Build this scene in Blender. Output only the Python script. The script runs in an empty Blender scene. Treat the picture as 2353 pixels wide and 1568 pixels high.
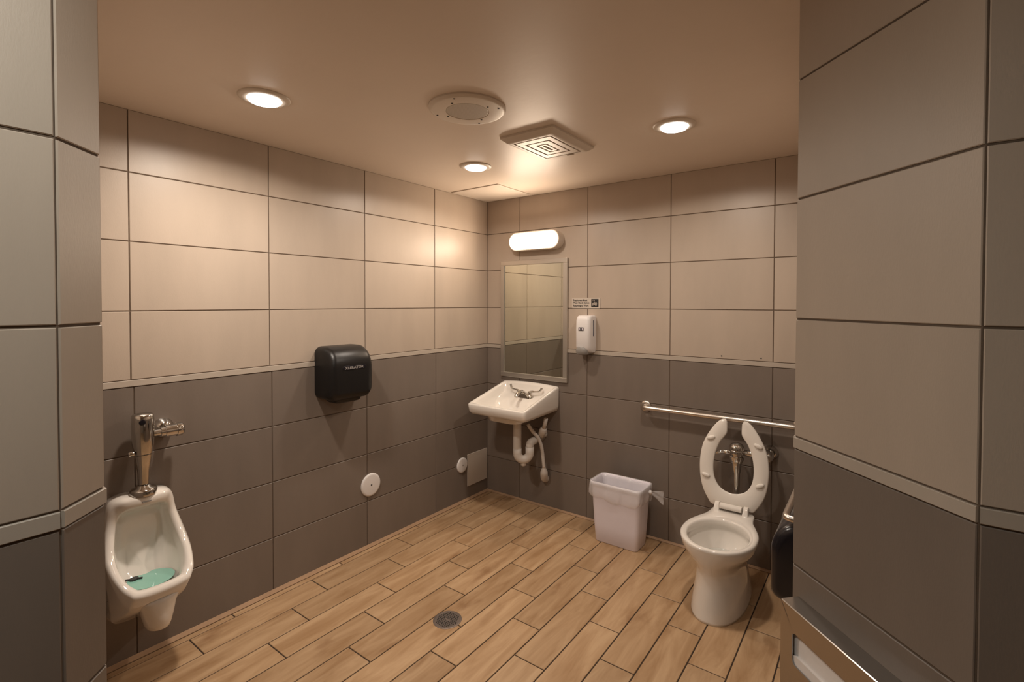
import bpy, bmesh, math, random
from mathutils import Vector, Matrix
random.seed(7)
S = bpy.context.scene
COL = S.collection
PI = math.pi

# ------------------------------------------------------------------ camera
def rotm(yaw, pitch, roll):
    f = Vector((math.sin(yaw)*math.cos(pitch), math.cos(yaw)*math.cos(pitch), math.sin(pitch)))
    r = Vector((math.cos(yaw), -math.sin(yaw), 0)); u = r.cross(f)
    r2 = r*math.cos(roll)+u*math.sin(roll); u2 = -r*math.sin(roll)+u*math.cos(roll)
    return r2, u2, f
r_, u_, f_ = rotm(math.radians(-35.84730682), math.radians(-1.0724988), math.radians(0.11683476))
cd = bpy.data.cameras.new('camera'); cam = bpy.data.objects.new('camera', cd); COL.objects.link(cam)
M = Matrix((( r_.x, u_.x, -f_.x, 2.66825175), (r_.y, u_.y, -f_.y, -3.18238258), (r_.z, u_.z, -f_.z, 1.58326695), (0, 0, 0, 1)))
cam.matrix_world = M
cd.sensor_fit = 'HORIZONTAL'; cd.sensor_width = 36.0
cd.lens = 1130.49088*36.0/2353
cd.shift_x = (1176.5-1201.2074)/2353
cd.shift_y = (717.5322-784.0)/2353
cd.clip_start = 0.02
S.camera = cam

# ------------------------------------------------------------------ world, exposure, lamp strengths
w = bpy.data.worlds.new('world'); S.world = w; w.use_nodes = True
w.node_tree.nodes['Background'].inputs[0].default_value = (0.6, 0.5, 0.4, 1)
w.node_tree.nodes['Background'].inputs[1].default_value = 0.02
S.view_settings.view_transform = 'Standard'; S.view_settings.look = 'None'
S.view_settings.exposure = 0.10; S.view_settings.gamma = 1.0
S.view_settings.use_curve_mapping = False
DOWN_W = 21.0; DOWN_A = 6.5            # each recessed downlight (spot inside the can)
DOWN_COL = (1.0, 0.875, 0.75)
LENS_E = 9.0
SCONCE_E = 42.0
SCONCE_COL = (1.0, 0.785, 0.585)
ENTRY_W = 0.0; ENTRY_A = 8.5            # lamp of the entry behind the camera
ENTRY_COL = (0.98, 1.0, 0.93)

# ------------------------------------------------------------------ helpers
def setp(b, k, v):
    if k in b.inputs: b.inputs[k].default_value = v
def mat(name, col, rough=0.5, metal=0.0, var=0.0, scale=6.0, bump=0.0, bscale=60.0, spec=0.5, rnd=0.0, coat=0.0, stretch=(1,1,1), col2=None, rvar=0.0):
    m = bpy.data.materials.new(name); m.use_nodes = True
    nt = m.node_tree; b = nt.nodes['Principled BSDF']
    setp(b, 'Base Color', (*col, 1)); setp(b, 'Roughness', rough); setp(b, 'Metallic', metal)
    setp(b, 'Specular IOR Level', spec); setp(b, 'Coat Weight', coat)
    tc = nt.nodes.new('ShaderNodeTexCoord'); oi = nt.nodes.new('ShaderNodeObjectInfo')
    off = nt.nodes.new('ShaderNodeVectorMath'); off.operation = 'SCALE'
    cmb = nt.nodes.new('ShaderNodeCombineXYZ')
    for k in range(3): nt.links.new(oi.outputs['Random'], cmb.inputs[k])
    nt.links.new(cmb.outputs[0], off.inputs[0]); off.inputs['Scale'].default_value = 37.0 if rnd or var else 0.0
    mp = nt.nodes.new('ShaderNodeMapping'); mp.inputs['Scale'].default_value = stretch
    add = nt.nodes.new('ShaderNodeVectorMath'); add.operation = 'ADD'
    nt.links.new(tc.outputs['Object'], mp.inputs['Vector']); nt.links.new(mp.outputs[0], add.inputs[0]); nt.links.new(off.outputs[0], add.inputs[1])
    last = None
    if var > 0 or col2:
        n = nt.nodes.new('ShaderNodeTexNoise'); n.inputs['Scale'].default_value = scale; n.inputs['Detail'].default_value = 6
        n.inputs['Roughness'].default_value = 0.6
        nt.links.new(add.outputs[0], n.inputs['Vector'])
        r = nt.nodes.new('ShaderNodeValToRGB')
        c2 = col2 if col2 else tuple(min(1, c*(1+var)) for c in col)
        c1 = tuple(c*(1-var) for c in col) if not col2 else col
        r.color_ramp.elements[0].position = 0.32; r.color_ramp.elements[1].position = 0.68
        r.color_ramp.elements[0].color = (*c1, 1); r.color_ramp.elements[1].color = (*c2, 1)
        nt.links.new(n.outputs['Fac'], r.inputs['Fac']); last = r.outputs['Color']
        if rvar:
            mr = nt.nodes.new('ShaderNodeMapRange'); mr.inputs['To Min'].default_value = rough-rvar; mr.inputs['To Max'].default_value = rough+rvar
            nt.links.new(n.outputs['Fac'], mr.inputs['Value']); nt.links.new(mr.outputs[0], b.inputs['Roughness'])
    if rnd > 0:
        hs = nt.nodes.new('ShaderNodeHueSaturation')
        if last: nt.links.new(last, hs.inputs['Color'])
        else: hs.inputs['Color'].default_value = (*col, 1)
        mr = nt.nodes.new('ShaderNodeMapRange'); mr.inputs['To Min'].default_value = 1-rnd; mr.inputs['To Max'].default_value = 1+rnd
        nt.links.new(oi.outputs['Random'], mr.inputs['Value']); nt.links.new(mr.outputs[0], hs.inputs['Value']); last = hs.outputs['Color']
    if last: nt.links.new(last, b.inputs['Base Color'])
    if bump > 0:
        n = nt.nodes.new('ShaderNodeTexNoise'); n.inputs['Scale'].default_value = bscale; n.inputs['Detail'].default_value = 3
        nt.links.new(add.outputs[0], n.inputs['Vector'])
        bp = nt.nodes.new('ShaderNodeBump'); bp.inputs['Strength'].default_value = bump; bp.inputs['Distance'].default_value = 0.002
        nt.links.new(n.outputs['Fac'], bp.inputs['Height']); nt.links.new(bp.outputs[0], b.inputs['Normal'])
    return m
def emis(name, col, strength):
    m = bpy.data.materials.new(name); m.use_nodes = True; nt = m.node_tree
    b = nt.nodes['Principled BSDF']; setp(b, 'Base Color', (0.8, 0.8, 0.8, 1)); setp(b, 'Roughness', 0.3)
    setp(b, 'Emission Color', (*col, 1)); setp(b, 'Emission Strength', strength)
    return m

BEIGE = mat('beige_wall_tile', (0.455, 0.375, 0.305), 0.38, var=0.07, scale=3.0, bump=0.10, bscale=420, rnd=0.035, spec=0.42, stretch=(1, 1, 0.25))
GREY = mat('taupe_wall_tile', (0.190, 0.154, 0.128), 0.42, var=0.10, scale=3.0, bump=0.10, bscale=420, rnd=0.05, spec=0.42, stretch=(1, 1, 0.25))
BAND = mat('pale_band_tile', (0.44, 0.38, 0.32), 0.40, var=0.05, scale=5)
GROUT = mat('brown_grout', (0.115, 0.080, 0.055), 0.9, var=0.12, scale=30)
FGROUT = mat('dark_floor_grout', (0.045, 0.028, 0.018), 0.9, var=0.15, scale=30)
PAINT = mat('painted_ceiling', (0.70, 0.60, 0.51), 0.42, var=0.02, scale=2, bump=0.25, bscale=30, spec=0.35)
PANEL = mat('painted_panel', (0.68, 0.60, 0.52), 0.45)
EDGE = mat('tan_floor_edging', (0.38, 0.24, 0.145), 0.35, var=0.1, scale=12)
PORC = mat('white_porcelain', (0.80, 0.755, 0.70), 0.06, spec=0.55, coat=0.6)
SEATM = mat('white_seat_plastic', (0.80, 0.75, 0.69), 0.16, spec=0.5)
WPLAS = mat('white_plastic', (0.74, 0.71, 0.70), 0.35)
LAV = mat('pale_lavender_plastic', (0.80, 0.75, 0.82), 0.42, var=0.03, scale=4)
PVC = mat('white_pipe_wrap', (0.62, 0.57, 0.52), 0.45)
CHROME = mat('chrome', (0.62, 0.60, 0.57), 0.09, metal=1.0)
STEEL = mat('brushed_steel', (0.40, 0.375, 0.35), 0.27, metal=1.0, bump=0.03, bscale=300, stretch=(1, 1, 12))
BARM = mat('satin_bar_steel', (0.70, 0.64, 0.58), 0.30, metal=1.0)
MFRAME = mat('mirror_frame_steel', (0.58, 0.54, 0.49), 0.36, metal=0.85)
MIRROR = mat('mirror_glass', (0.74, 0.76, 0.68), 0.015, metal=1.0)
BLACKM = mat('graphite_metal', (0.013, 0.012, 0.012), 0.34, metal=0.3, bump=0.15, bscale=500)
BLACKP = mat('black_gloss_plastic', (0.010, 0.009, 0.013), 0.22, spec=0.5)
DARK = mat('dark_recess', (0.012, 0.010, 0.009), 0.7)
RUBBER = mat('dark_rubber', (0.03, 0.03, 0.03), 0.6)
DRAINM = mat('worn_drain_metal', (0.20, 0.165, 0.145), 0.45, metal=0.6, var=0.15, scale=40)
WHITEPNT = mat('white_painted_metal', (0.66, 0.585, 0.505), 0.40)
GREYPL = mat('grey_plastic', (0.27, 0.255, 0.24), 0.4)
INK = mat('black_print', (0.02, 0.018, 0.018), 0.5)
LETTER = mat('silver_lettering', (0.55, 0.53, 0.52), 0.3, metal=0.6)
SIGNM = mat('sign_plastic', (0.56, 0.49, 0.42), 0.4)
PAPER = mat('white_tissue_paper', (0.80, 0.75, 0.72), 0.8, var=0.05, scale=8)
LENS = emis('downlight_lens', (1.0, 0.93, 0.84), LENS_E)
SCON = emis('sconce_diffuser', SCONCE_COL, SCONCE_E)
def glassy(name, col, rough, alpha):
    m = mat(name, col, rough); b = m.node_tree.nodes['Principled BSDF']; setp(b, 'Alpha', alpha); return m
LINER = glassy('clear_film', (0.90, 0.88, 0.90), 0.2, 0.42)
SMOKE = glassy('smoked_clear_plastic', (0.35, 0.31, 0.28), 0.15, 0.45)
GREENW = mat('green_urinal_water', (0.25, 0.51, 0.43), 0.04, spec=0.6)
CLEARW = glassy('toilet_water', (0.75, 0.76, 0.72), 0.02, 0.35)
# wood-look plank
def wood():
    m = mat('wood_look_plank', (0.375, 0.222, 0.118), 0.40, rnd=0.09, spec=0.42)
    nt = m.node_tree; b = nt.nodes['Principled BSDF']
    add = [n for n in nt.nodes if n.type == 'VECT_MATH' and n.operation == 'ADD'][0]
    hs = [n for n in nt.nodes if n.type == 'HUE_SAT'][0]
    mp = nt.nodes.new('ShaderNodeMapping'); mp.inputs['Scale'].default_value = (1.0, 0.16, 1.0)
    nt.links.new(add.outputs[0], mp.inputs['Vector'])
    n1 = nt.nodes.new('ShaderNodeTexNoise'); n1.inputs['Scale'].default_value = 17; n1.inputs['Detail'].default_value = 8; n1.inputs['Roughness'].default_value = 0.6; n1.inputs['Distortion'].default_value = 0.6
    nt.links.new(mp.outputs[0], n1.inputs['Vector'])
    r = nt.nodes.new('ShaderNodeValToRGB'); e = r.color_ramp.elements
    e[0].position = 0.30; e[0].color = (0.325, 0.190, 0.093, 1); e[1].position = 0.66; e[1].color = (0.50, 0.335, 0.196, 1)
    nt.links.new(n1.outputs['Fac'], r.inputs['Fac'])
    mp2 = nt.nodes.new('ShaderNodeMapping'); mp2.inputs['Scale'].default_value = (1.0, 0.42, 1.0)
    nt.links.new(add.outputs[0], mp2.inputs['Vector'])
    n2 = nt.nodes.new('ShaderNodeTexNoise'); n2.inputs['Scale'].default_value = 9; n2.inputs['Detail'].default_value = 4
    nt.links.new(mp2.outputs[0], n2.inputs['Vector'])
    r2 = nt.nodes.new('ShaderNodeValToRGB'); e = r2.color_ramp.elements
    e[0].position = 0.62; e[0].color = (1, 1, 1, 1); e[1].position = 0.76; e[1].color = (0.60, 0.50, 0.42, 1)
    nt.links.new(n2.outputs['Fac'], r2.inputs['Fac'])
    mx = nt.nodes.new('ShaderNodeMix'); mx.data_type = 'RGBA'; mx.blend_type = 'MULTIPLY'; mx.inputs[0].default_value = 0.8
    nt.links.new(r.outputs['Color'], mx.inputs[6]); nt.links.new(r2.outputs['Color'], mx.inputs[7])
    nt.links.new(mx.outputs[2], hs.inputs['Color'])
    return m
WOOD = wood()

def link(name, me, m, parent=None, smooth=False, angle=None):
    if m and not me.materials: me.materials.append(m)
    if smooth:
        for p in me.polygons: p.use_smooth = True
    o = bpy.data.objects.new(name, me); COL.objects.link(o)
    if parent: o.parent = parent
    return o
def props(o, label=None, cat=None, group=None, kind=None):
    if label: o['label'] = label
    if cat: o['category'] = cat
    if group: o['group'] = group
    if kind: o['kind'] = kind
    return o
ORG = {}
def thing(name, loc, label, cat, group=None):
    o = bpy.data.objects.new(name, None); o.empty_display_size = 0.05; COL.objects.link(o); o.location = loc
    ORG[o.name] = Vector(loc)
    return props(o, label, cat, group)
def root(o):
    while o.parent: o = o.parent
    return o
def part(name, bm, m, parent=None, smooth=False, label=None, sharp=None):
    """bm in world coordinates; stored relative to the thing's base"""
    if parent is not None:
        L = ORG.get(root(parent).name, Vector((0, 0, 0)))
        for v in bm.verts: v.co -= L
    bmesh.ops.recalc_face_normals(bm, faces=bm.faces[:])
    if sharp is not None:
        for f in bm.faces: f.smooth = True
        for e in bm.edges:
            if len(e.link_faces) == 2 and e.calc_face_angle(0) > math.radians(sharp): e.smooth = False
    me = bpy.data.meshes.new(name); bm.to_mesh(me); bm.free()
    o = link(name, me, m, parent, smooth)
    if label: o['label'] = label
    return o
def single(name, bm, m, loc, label, cat, group=None, smooth=False, sharp=None):
    for v in bm.verts: v.co -= Vector(loc)
    bmesh.ops.recalc_face_normals(bm, faces=bm.faces[:])
    if sharp is not None:
        for f in bm.faces: f.smooth = True
        for e in bm.edges:
            if len(e.link_faces) == 2 and e.calc_face_angle(0) > math.radians(sharp): e.smooth = False
    me = bpy.data.meshes.new(name); bm.to_mesh(me); bm.free()
    o = link(name, me, m, None, smooth); o.location = loc; ORG[o.name] = Vector(loc)
    return props(o, label, cat, group)
def box(x0, x1, y0, y1, z0, z1, bev=0.0, seg=2, bm=None):
    b = bm or bmesh.new()
    r = bmesh.ops.create_cube(b, size=1.0)
    for v in r['verts']:
        v.co = Vector(((x0+x1)/2+v.co.x*(x1-x0), (y0+y1)/2+v.co.y*(y1-y0), (z0+z1)/2+v.co.z*(z1-z0)))
    if bev > 0:
        es = list({e for v in r['verts'] for e in v.link_edges})
        bmesh.ops.bevel(b, geom=es, offset=bev, segments=seg, profile=0.5, affect='EDGES')
    return b
def loft(rings, cap0=True, cap1=True, bm=None, closed=True):
    b = bm or bmesh.new()
    R = [[b.verts.new(p) for p in ring] for ring in rings]
    n = len(R[0])
    for a, c in zip(R, R[1:]):
        for i in range(n if closed else n-1):
            j = (i+1) % n
            try: b.faces.new((a[i], a[j], c[j], c[i]))
            except ValueError: pass
    for cp, ring in ((cap0, R[0]), (cap1, R[-1])):
        if cp:
            ctr = sum((v.co for v in ring), Vector())/n
            cv = b.verts.new(ctr)
            for i in range(n): b.faces.new((ring[i], ring[(i+1) % n], cv))
    return b
def frame(d):
    d = Vector(d).normalized(); a = Vector((0, 0, 1)) if abs(d.z) < 0.9 else Vector((1, 0, 0))
    u = d.cross(a).normalized(); return u, d.cross(u).normalized()
def lathe(c, axis, prof, n=32, bm=None, p=2.0):
    """prof = [(distance along axis, radius)]"""
    ax = Vector(axis).normalized(); u, v = frame(ax); c = Vector(c); rings = []
    for h, r in prof:
        ring = []
        for i in range(n):
            t = 2*PI*i/n; cs, sn = math.cos(t), math.sin(t)
            if p != 2.0:
                k = (abs(cs)**p+abs(sn)**p)**(-1/p); cs *= k; sn *= k
            ring.append(c+ax*h+(u*cs+v*sn)*max(r, 1e-4))
        rings.append(ring)
    return loft(rings, True, True, bm)
def catmull(pts, n, closed=False):
    P = [Vector(p) for p in pts]; m = len(P); out = []
    segs = m if closed else m-1
    for s in range(segs):
        if closed: p0, p1, p2, p3 = P[(s-1) % m], P[s], P[(s+1) % m], P[(s+2) % m]
        else: p0, p1, p2, p3 = P[max(s-1, 0)], P[s], P[s+1], P[min(s+2, m-1)]
        for k in range(n):
            t = k/n
            out.append(0.5*((2*p1)+(-p0+p2)*t+(2*p0-5*p1+4*p2-p3)*t*t+(-p0+3*p1-3*p2+p3)*t**3))
    if not closed: out.append(P[-1])
    return out
def tube(pts, r, n=14, bm=None, caps=True):
    P = [Vector(p) for p in pts]
    if isinstance(r, (list, tuple)): R = [r[min(len(r)-1, round(i*(len(r)-1)/max(1, len(P)-1)))] for i in range(len(P))]
    else: R = [r]*len(P)
    rings = []; up = None
    for i, p in enumerate(P):
        d = (P[min(i+1, len(P)-1)]-P[max(i-1, 0)]).normalized()
        if up is None: u, v = frame(d)
        else:
            u = (up-d*up.dot(d)).normalized(); v = d.cross(u)
        up = u
        rings.append([p+(u*math.cos(2*PI*k/n)+v*math.sin(2*PI*k/n))*R[i] for k in range(n)])
    return loft(rings, caps, caps, bm)
def bend(pts, rad, n=6):
    """polyline with rounded corners"""
    P = [Vector(p) for p in pts]; out = [P[0]]
    for a, b, c in zip(P, P[1:], P[2:]):
        d1 = (a-b).normalized(); d2 = (c-b).normalized()
        s, e = b+d1*rad, b+d2*rad
        for k in range(n+1):
            t = k/n; out.append(s*(1-t)**2+b*2*t*(1-t)+e*t*t)
    out.append(P[-1]); return out
def prism(poly, z0, z1, bm=None):
    return loft([[Vector((x, y, z0)) for x, y in poly], [Vector((x, y, z1)) for x, y in poly]], True, True, bm)
def ngon_prism(outline, off, m=None):
    """outline = list of Vectors (planar, may be concave); extruded by vector off"""
    b = bmesh.new(); off = Vector(off)
    A = [b.verts.new(p) for p in outline]; B = [b.verts.new(Vector(p)+off) for p in outline]
    n = len(A)
    f1 = b.faces.new(A); f2 = b.faces.new(B[::-1])
    for i in range(n): b.faces.new((A[i], B[i], B[(i+1) % n], A[(i+1) % n]))
    bmesh.ops.triangulate(b, faces=[f1, f2])
    return b
def text_mesh(body, size, origin, udir, vdir, depth=0.0008, align='LEFT', bold=0.0, width=None):
    cu = bpy.data.curves.new('txt', 'FONT'); cu.body = body; cu.size = size; cu.align_x = align; cu.extrude = depth; cu.offset = bold
    cu.resolution_u = 2
    to = bpy.data.objects.new('txt', cu); COL.objects.link(to)
    dg = bpy.context.evaluated_depsgraph_get(); dg.update()
    me = bpy.data.meshes.new_from_object(to.evaluated_get(dg)); bpy.data.objects.remove(to)
    b = bmesh.new(); b.from_mesh(me)
    u = Vector(udir).normalized(); v = Vector(vdir).normalized(); nn = u.cross(v)
    xs = [q.co.x for q in b.verts]; k = 1.0
    if width and xs: k = width/(max(xs)-min(xs))
    for q in b.verts: q.co = Vector(origin)+u*q.co.x*k+v*q.co.y+nn*q.co.z
    return b
def copytree(o, loc, label=None, power=1.0):
    c = o.copy(); COL.objects.link(c); c.location = loc; ORG[c.name] = Vector(loc)
    if label: c['label'] = label
    def rec(src, dst):
        for ch in [x for x in bpy.data.objects if x.parent == src]:
            k = ch.copy(); COL.objects.link(k); k.parent = dst; rec(ch, k)
            if k.type == 'LIGHT':
                k.data = ch.data.copy(); k.data.energy = power*(DOWN_W if k.data.type == 'SPOT' else DOWN_A*1.1)
    rec(o, c); return c

# ------------------------------------------------------------------ measured room (metres; corner of left and back wall = origin)
ZC = 2.4265
ZROW = [0.0, 0.2934, 0.6013, 0.9068, 1.2085, 1.2389, 1.5434, 1.8503, 2.1539, ZC]   # row 4-5 is the pale band
GAP = 0.0046
A = (1.5815, -2.9748); B = (1.508, -2.9013); D = (2.4967, -1.7415); E = (2.8107, -2.0555)
XR = 2.4967
YEND = -4.6; XEND = 4.3

def struct(name, bm, m):
    bmesh.ops.recalc_face_normals(bm, faces=bm.faces[:])
    me = bpy.data.meshes.new(name); bm.to_mesh(me); bm.free()
    return props(link(name, me, m), kind='structure')
floor = struct('floor', box(-0.15, XEND+0.1, YEND-0.1, 0.15, -0.12, -0.0035), FGROUT)
ceiling = struct('ceiling', box(-0.15, XEND+0.1, YEND-0.1, 0.15, ZC, ZC+0.12), PAINT)
I = 0.0030                                                        # grout recess behind the tile faces
q = I/math.sqrt(2)
wall_left = struct('wall_left', box(-0.14, -I, B[1], 0.14, 0, ZC), GROUT)
wall_back = struct('wall_back', box(-I, XR+I, I, 0.14, 0, ZC), GROUT)
wall_right = struct('wall_right', box(XR+I, XR+0.14, D[1]+0.001, 0.14, 0, ZC), GROUT)
k1 = I*math.tan(math.radians(22.5))
wall_front_left = struct('wall_front_left', prism([(-0.14, B[1]-I), (B[0]-k1, B[1]-I), (A[0]-I, A[1]-k1), (A[0]-I, YEND), (-0.14, YEND)], 0, ZC), GROUT)
wall_front_right = struct('wall_front_right', prism([(D[0]+I, D[1]+k1), (E[0]+k1, E[1]+I), (XEND, E[1]+I), (XEND, D[1]), (D[0]+0.14, D[1])], 0, ZC), GROUT)
wall_rear = struct('wall_rear', box(A[0]-I, XEND+0.1, YEND-0.1, YEND, 0, ZC), BEIGE)
wall_entry_right = struct('wall_entry_right', box(XEND, XEND+0.1, YEND, D[1], 0, ZC), BEIGE)

# tiles -------------------------------------------------------------
TM = {}
def tile_mesh(wd, ht, m, th=0.0085):
    k = (round(wd, 4), round(ht, 4), m.name)
    if k in TM: return TM[k]
    b = bmesh.new(); c = 0.0016
    def ring(y, s): return [b.verts.new(p) for p in ((s, y, s), (wd-s, y, s), (wd-s, y, ht-s), (s, y, ht-s))]
    r0, r1, r2 = ring(th, 0), ring(c, 0), ring(0, c)
    for a, d in ((r0, r1), (r1, r2)):
        for i in range(4): b.faces.new((a[i], a[(i+1) % 4], d[(i+1) % 4], d[i]))
    b.faces.new(r2); b.faces.new(r0[::-1])
    bmesh.ops.recalc_face_normals(b, faces=b.faces[:])
    me = bpy.data.meshes.new('tile'); b.to_mesh(me); b.free(); me.materials.append(m)
    TM[k] = me; return me
def tile(parent, p, n, s0, s1, z0, z1, m, name='tile'):
    """p = plan point where s = 0, n = outward normal; local +x runs along n x z reversed, local y points into the wall"""
    n = Vector((n[0], n[1], 0)).normalized(); yv = -n; u = yv.cross(Vector((0, 0, 1)))   # right-handed: u x y = z
    o = bpy.data.objects.new(name, tile_mesh(s1-s0, z1-z0, m)); COL.objects.link(o)
    P = Vector((p[0], p[1], 0))+u*s0+Vector((0, 0, z0))
    o.matrix_world = Matrix(((u.x, yv.x, 0, P.x), (u.y, yv.y, 0, P.y), (u.z, yv.z, 1, P.z), (0, 0, 0, 1)))
    o.parent = parent
    return o
def wall_tiles(parent, p, n, cuts_light, cuts_dark, g0=0.5, g1=0.5):
    for r in range(9):
        if r == 4: continue
        cuts = cuts_dark if r < 4 else cuts_light
        z0, z1 = ZROW[r]+GAP/2, ZROW[r+1]-GAP/2
        if r == 0: z0 = ZROW[0]+0.002
        if r == 8: z1 = ZC-0.001
        for i in range(len(cuts)-1):
            a = cuts[i]+(GAP*g0 if i == 0 else GAP/2); c = cuts[i+1]-(GAP*g1 if i == len(cuts)-2 else GAP/2)
            tile(parent, p, n, a, c, z0, z1, BEIGE if r > 4 else GREY)
# u = y_in x z : left wall n=+x -> y_in=-x, u = (-x) x z = +y ; back wall n=-y -> y_in=+y, u = y x z = +x
Lc = [-2.8995, -2.4400, -1.8280, -1.2160, -0.6040, 0.0]
Ld = [-2.8995, -2.4295, -1.8175, -1.2055, -0.5935, 0.0]
wall_tiles(wall_left, (0, 0), (1, 0), Lc, Ld, 0.5, 0.2)
Rc = [0.0, 0.3384, 0.9504, 1.5624, 2.1744, XR]
wall_tiles(wall_back, (0, 0), (0, -1), Rc, [0.0]+[c-0.001 for c in Rc[1:-1]]+[XR], 0.2, 0.2)
# right wall n=-x -> y_in=+x, u = x x z = -y
wall_tiles(wall_right, (XR, 0), (-1, 0), [0.0, 0.5, 1.112, -D[1]], [0.0, 0.5, 1.112, -D[1]], 0.2, 0.1)
# front-left block: side towards the room (n=+y, u=-x), jamb (n=(1,1)), entry face (n=+x, u=+y)
wall_tiles(wall_front_left, (B[0], B[1]), (0, 1), [0.0, 0.61, 1.22, B[0]], [0.0, 0.61, 1.22, B[0]], 0.1, 0.5)
jl = math.hypot(A[0]-B[0], A[1]-B[1])
wall_tiles(wall_front_left, A, (1, 1), [0.0, jl], [0.0, jl], 0.6, 0.1)
el = A[1]-YEND
wall_tiles(wall_front_left, (A[0], YEND), (1, 0), [0.0, el-1.22, el-0.61, el], [0.0, el-1.22, el-0.61, el], 0.5, 0.6)
# front-right block: jamb n=(-1,-1) -> u from D to E ; entry face n=-y -> u=+x from E
jr = math.hypot(E[0]-D[0], E[1]-D[1])
wall_tiles(wall_front_right, D, (-1, -1), [0.0, jr], [0.0, jr], 0.1, 0.6)
wall_tiles(wall_front_right, E, (0, -1), [0.0, 0.61, 1.22, XEND-E[0]], [0.0, 0.61, 1.22, XEND-E[0]], 0.6, 0.5)

# pale bands --------------------------------------------------------
ZB0, ZB1 = ZROW[4]+0.0016, ZROW[5]-0.0010
def band(name, path, inward=0.006, proud=0.0028):
    """path = plan polyline along the tile faces, wall on the right hand side"""
    P = [Vector((x, y, 0)) for x, y in path]; rings = []
    for i, p in enumerate(P):
        d1 = (P[i]-P[i-1]).normalized() if i else (P[1]-P[0]).normalized()
        d2 = (P[i+1]-P[i]).normalized() if i < len(P)-1 else d1
        n1 = Vector((-d1.y, d1.x, 0)); n2 = Vector((-d2.y, d2.x, 0)); n = (n1+n2).normalized(); k = 1/max(0.3, n.dot(n1))
        o, q = p+n*proud*k, p-n*inward*k; c = 0.0012; oc = p+n*(proud-c)*k
        rings.append([Vector((q.x, q.y, ZB0)), Vector((oc.x, oc.y, ZB0)), Vector((o.x, o.y, ZB0+c)), Vector((o.x, o.y, ZB1-c)), Vector((oc.x, oc.y, ZB1)), Vector((q.x, q.y, ZB1))])
    struct(name, loft(rings), BAND)
band('trim_1', [(0, 0), (0, B[1]+0.001)])            # left wall
band('trim_2', [(XR-0.001, 0), (0.003, 0)])           # back wall
band('trim_3', [(XR, D[1]+0.003), (XR, -0.003)])      # right wall
band('trim_4', [(A[0], A[1]-0.0024), (A[0], YEND+0.003)][::-1][::-1])
band('trim_5', [(0.003, B[1]), (B[0], B[1]), (A[0]-0.0016, A[1]+0.0016)])
band('trim_6', [(E[0]-0.0016, E[1]+0.0016), (D[0], D[1])])
band('trim_7', [(XEND-0.003, E[1]), (E[0]+0.0024, E[1])])

# floor planks --------------------------------------------------------
PW = 0.1617; X0 = 0.0665; PLEN = 0.6135
PM = {}
def plank_mesh(wd, ln):
    k = (round(wd, 4), round(ln, 4))
    if k in PM: return PM[k]
    b = bmesh.new(); c = 0.0014
    def ring(z, s): return [b.verts.new(p) for p in ((s, s, z), (wd-s, s, z), (wd-s, ln-s, z), (s, ln-s, z))]
    r0, r1, r2 = ring(-0.009, 0), ring(-c, 0), ring(0, c)
    for a, d in ((r0, r1), (r1, r2)):
        for i in range(4): b.faces.new((a[i], a[(i+1) % 4], d[(i+1) % 4], d[i]))
    b.faces.new(r2); b.faces.new(r0[::-1]); bmesh.ops.recalc_face_normals(b, faces=b.faces[:])
    me = bpy.data.meshes.new('plank'); b.to_mesh(me); b.free(); me.materials.append(WOOD); PM[k] = me; return me
def hidden(x0, x1, y0, y1):
    if x1 < A[0]-0.02 and y1 < B[1]-0.02: return True
    if x0 > XR+0.02 and y0 > E[1]+0.02: return True
    return False
g = 0.0056
for k in range(-1, 27):
    x0 = 0.028 if k == -1 else X0+PW*k; x1 = X0+PW*(k+1)
    if x0 > XEND-0.05: break
    ph = -1.0225-0.2045*k
    j0 = math.floor((YEND-ph)/PLEN)
    y = ph+j0*PLEN
    while y < -0.018:
        a, c = max(y, YEND), min(y+PLEN, -0.016)
        if c-a > 0.02 and not hidden(x0, x1, a, c):
            o = bpy.data.objects.new('plank', plank_mesh(min(x1, XEND)-x0-g, c-a-g)); COL.objects.link(o)
            o.location = (x0+g/2, a+g/2, random.uniform(-0.0003, 0.0002)); o.parent = floor
        y += PLEN
# tan edging along the wall foot
def edging(name, x0, x1, y0, y1, axis):
    if axis == 'x': ring = lambda y: [Vector((x0, y, -0.002)), Vector((x1, y, -0.002)), Vector((x1, y, 0.0015)), Vector((x0+0.006, y, 0.008)), Vector((x0, y, 0.010))]; R = [ring(y0), ring(y1)]
    else: ring = lambda x: [Vector((x, y1, -0.002)), Vector((x, y0, -0.002)), Vector((x, y0, 0.0015)), Vector((x, y1-0.006, 0.008)), Vector((x, y1, 0.010))]; R = [ring(x0), ring(x1)]
    struct(name, loft(R), EDGE)
edging('baseboard_left', 0.0002, 0.027, B[1], -0.0005, 'x')
edging('baseboard_back', 0.0, XR, -0.016, -0.0002, 'y')

# ceiling access panel in the corner
single('ceiling_access_panel', box(0.02, 0.475, -0.452, -0.04, ZC-0.006, ZC-0.0003, 0.002), PANEL, (0.2475, -0.246, ZC), 'square flush painted access panel in the ceiling above the corner', 'panel')

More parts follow.
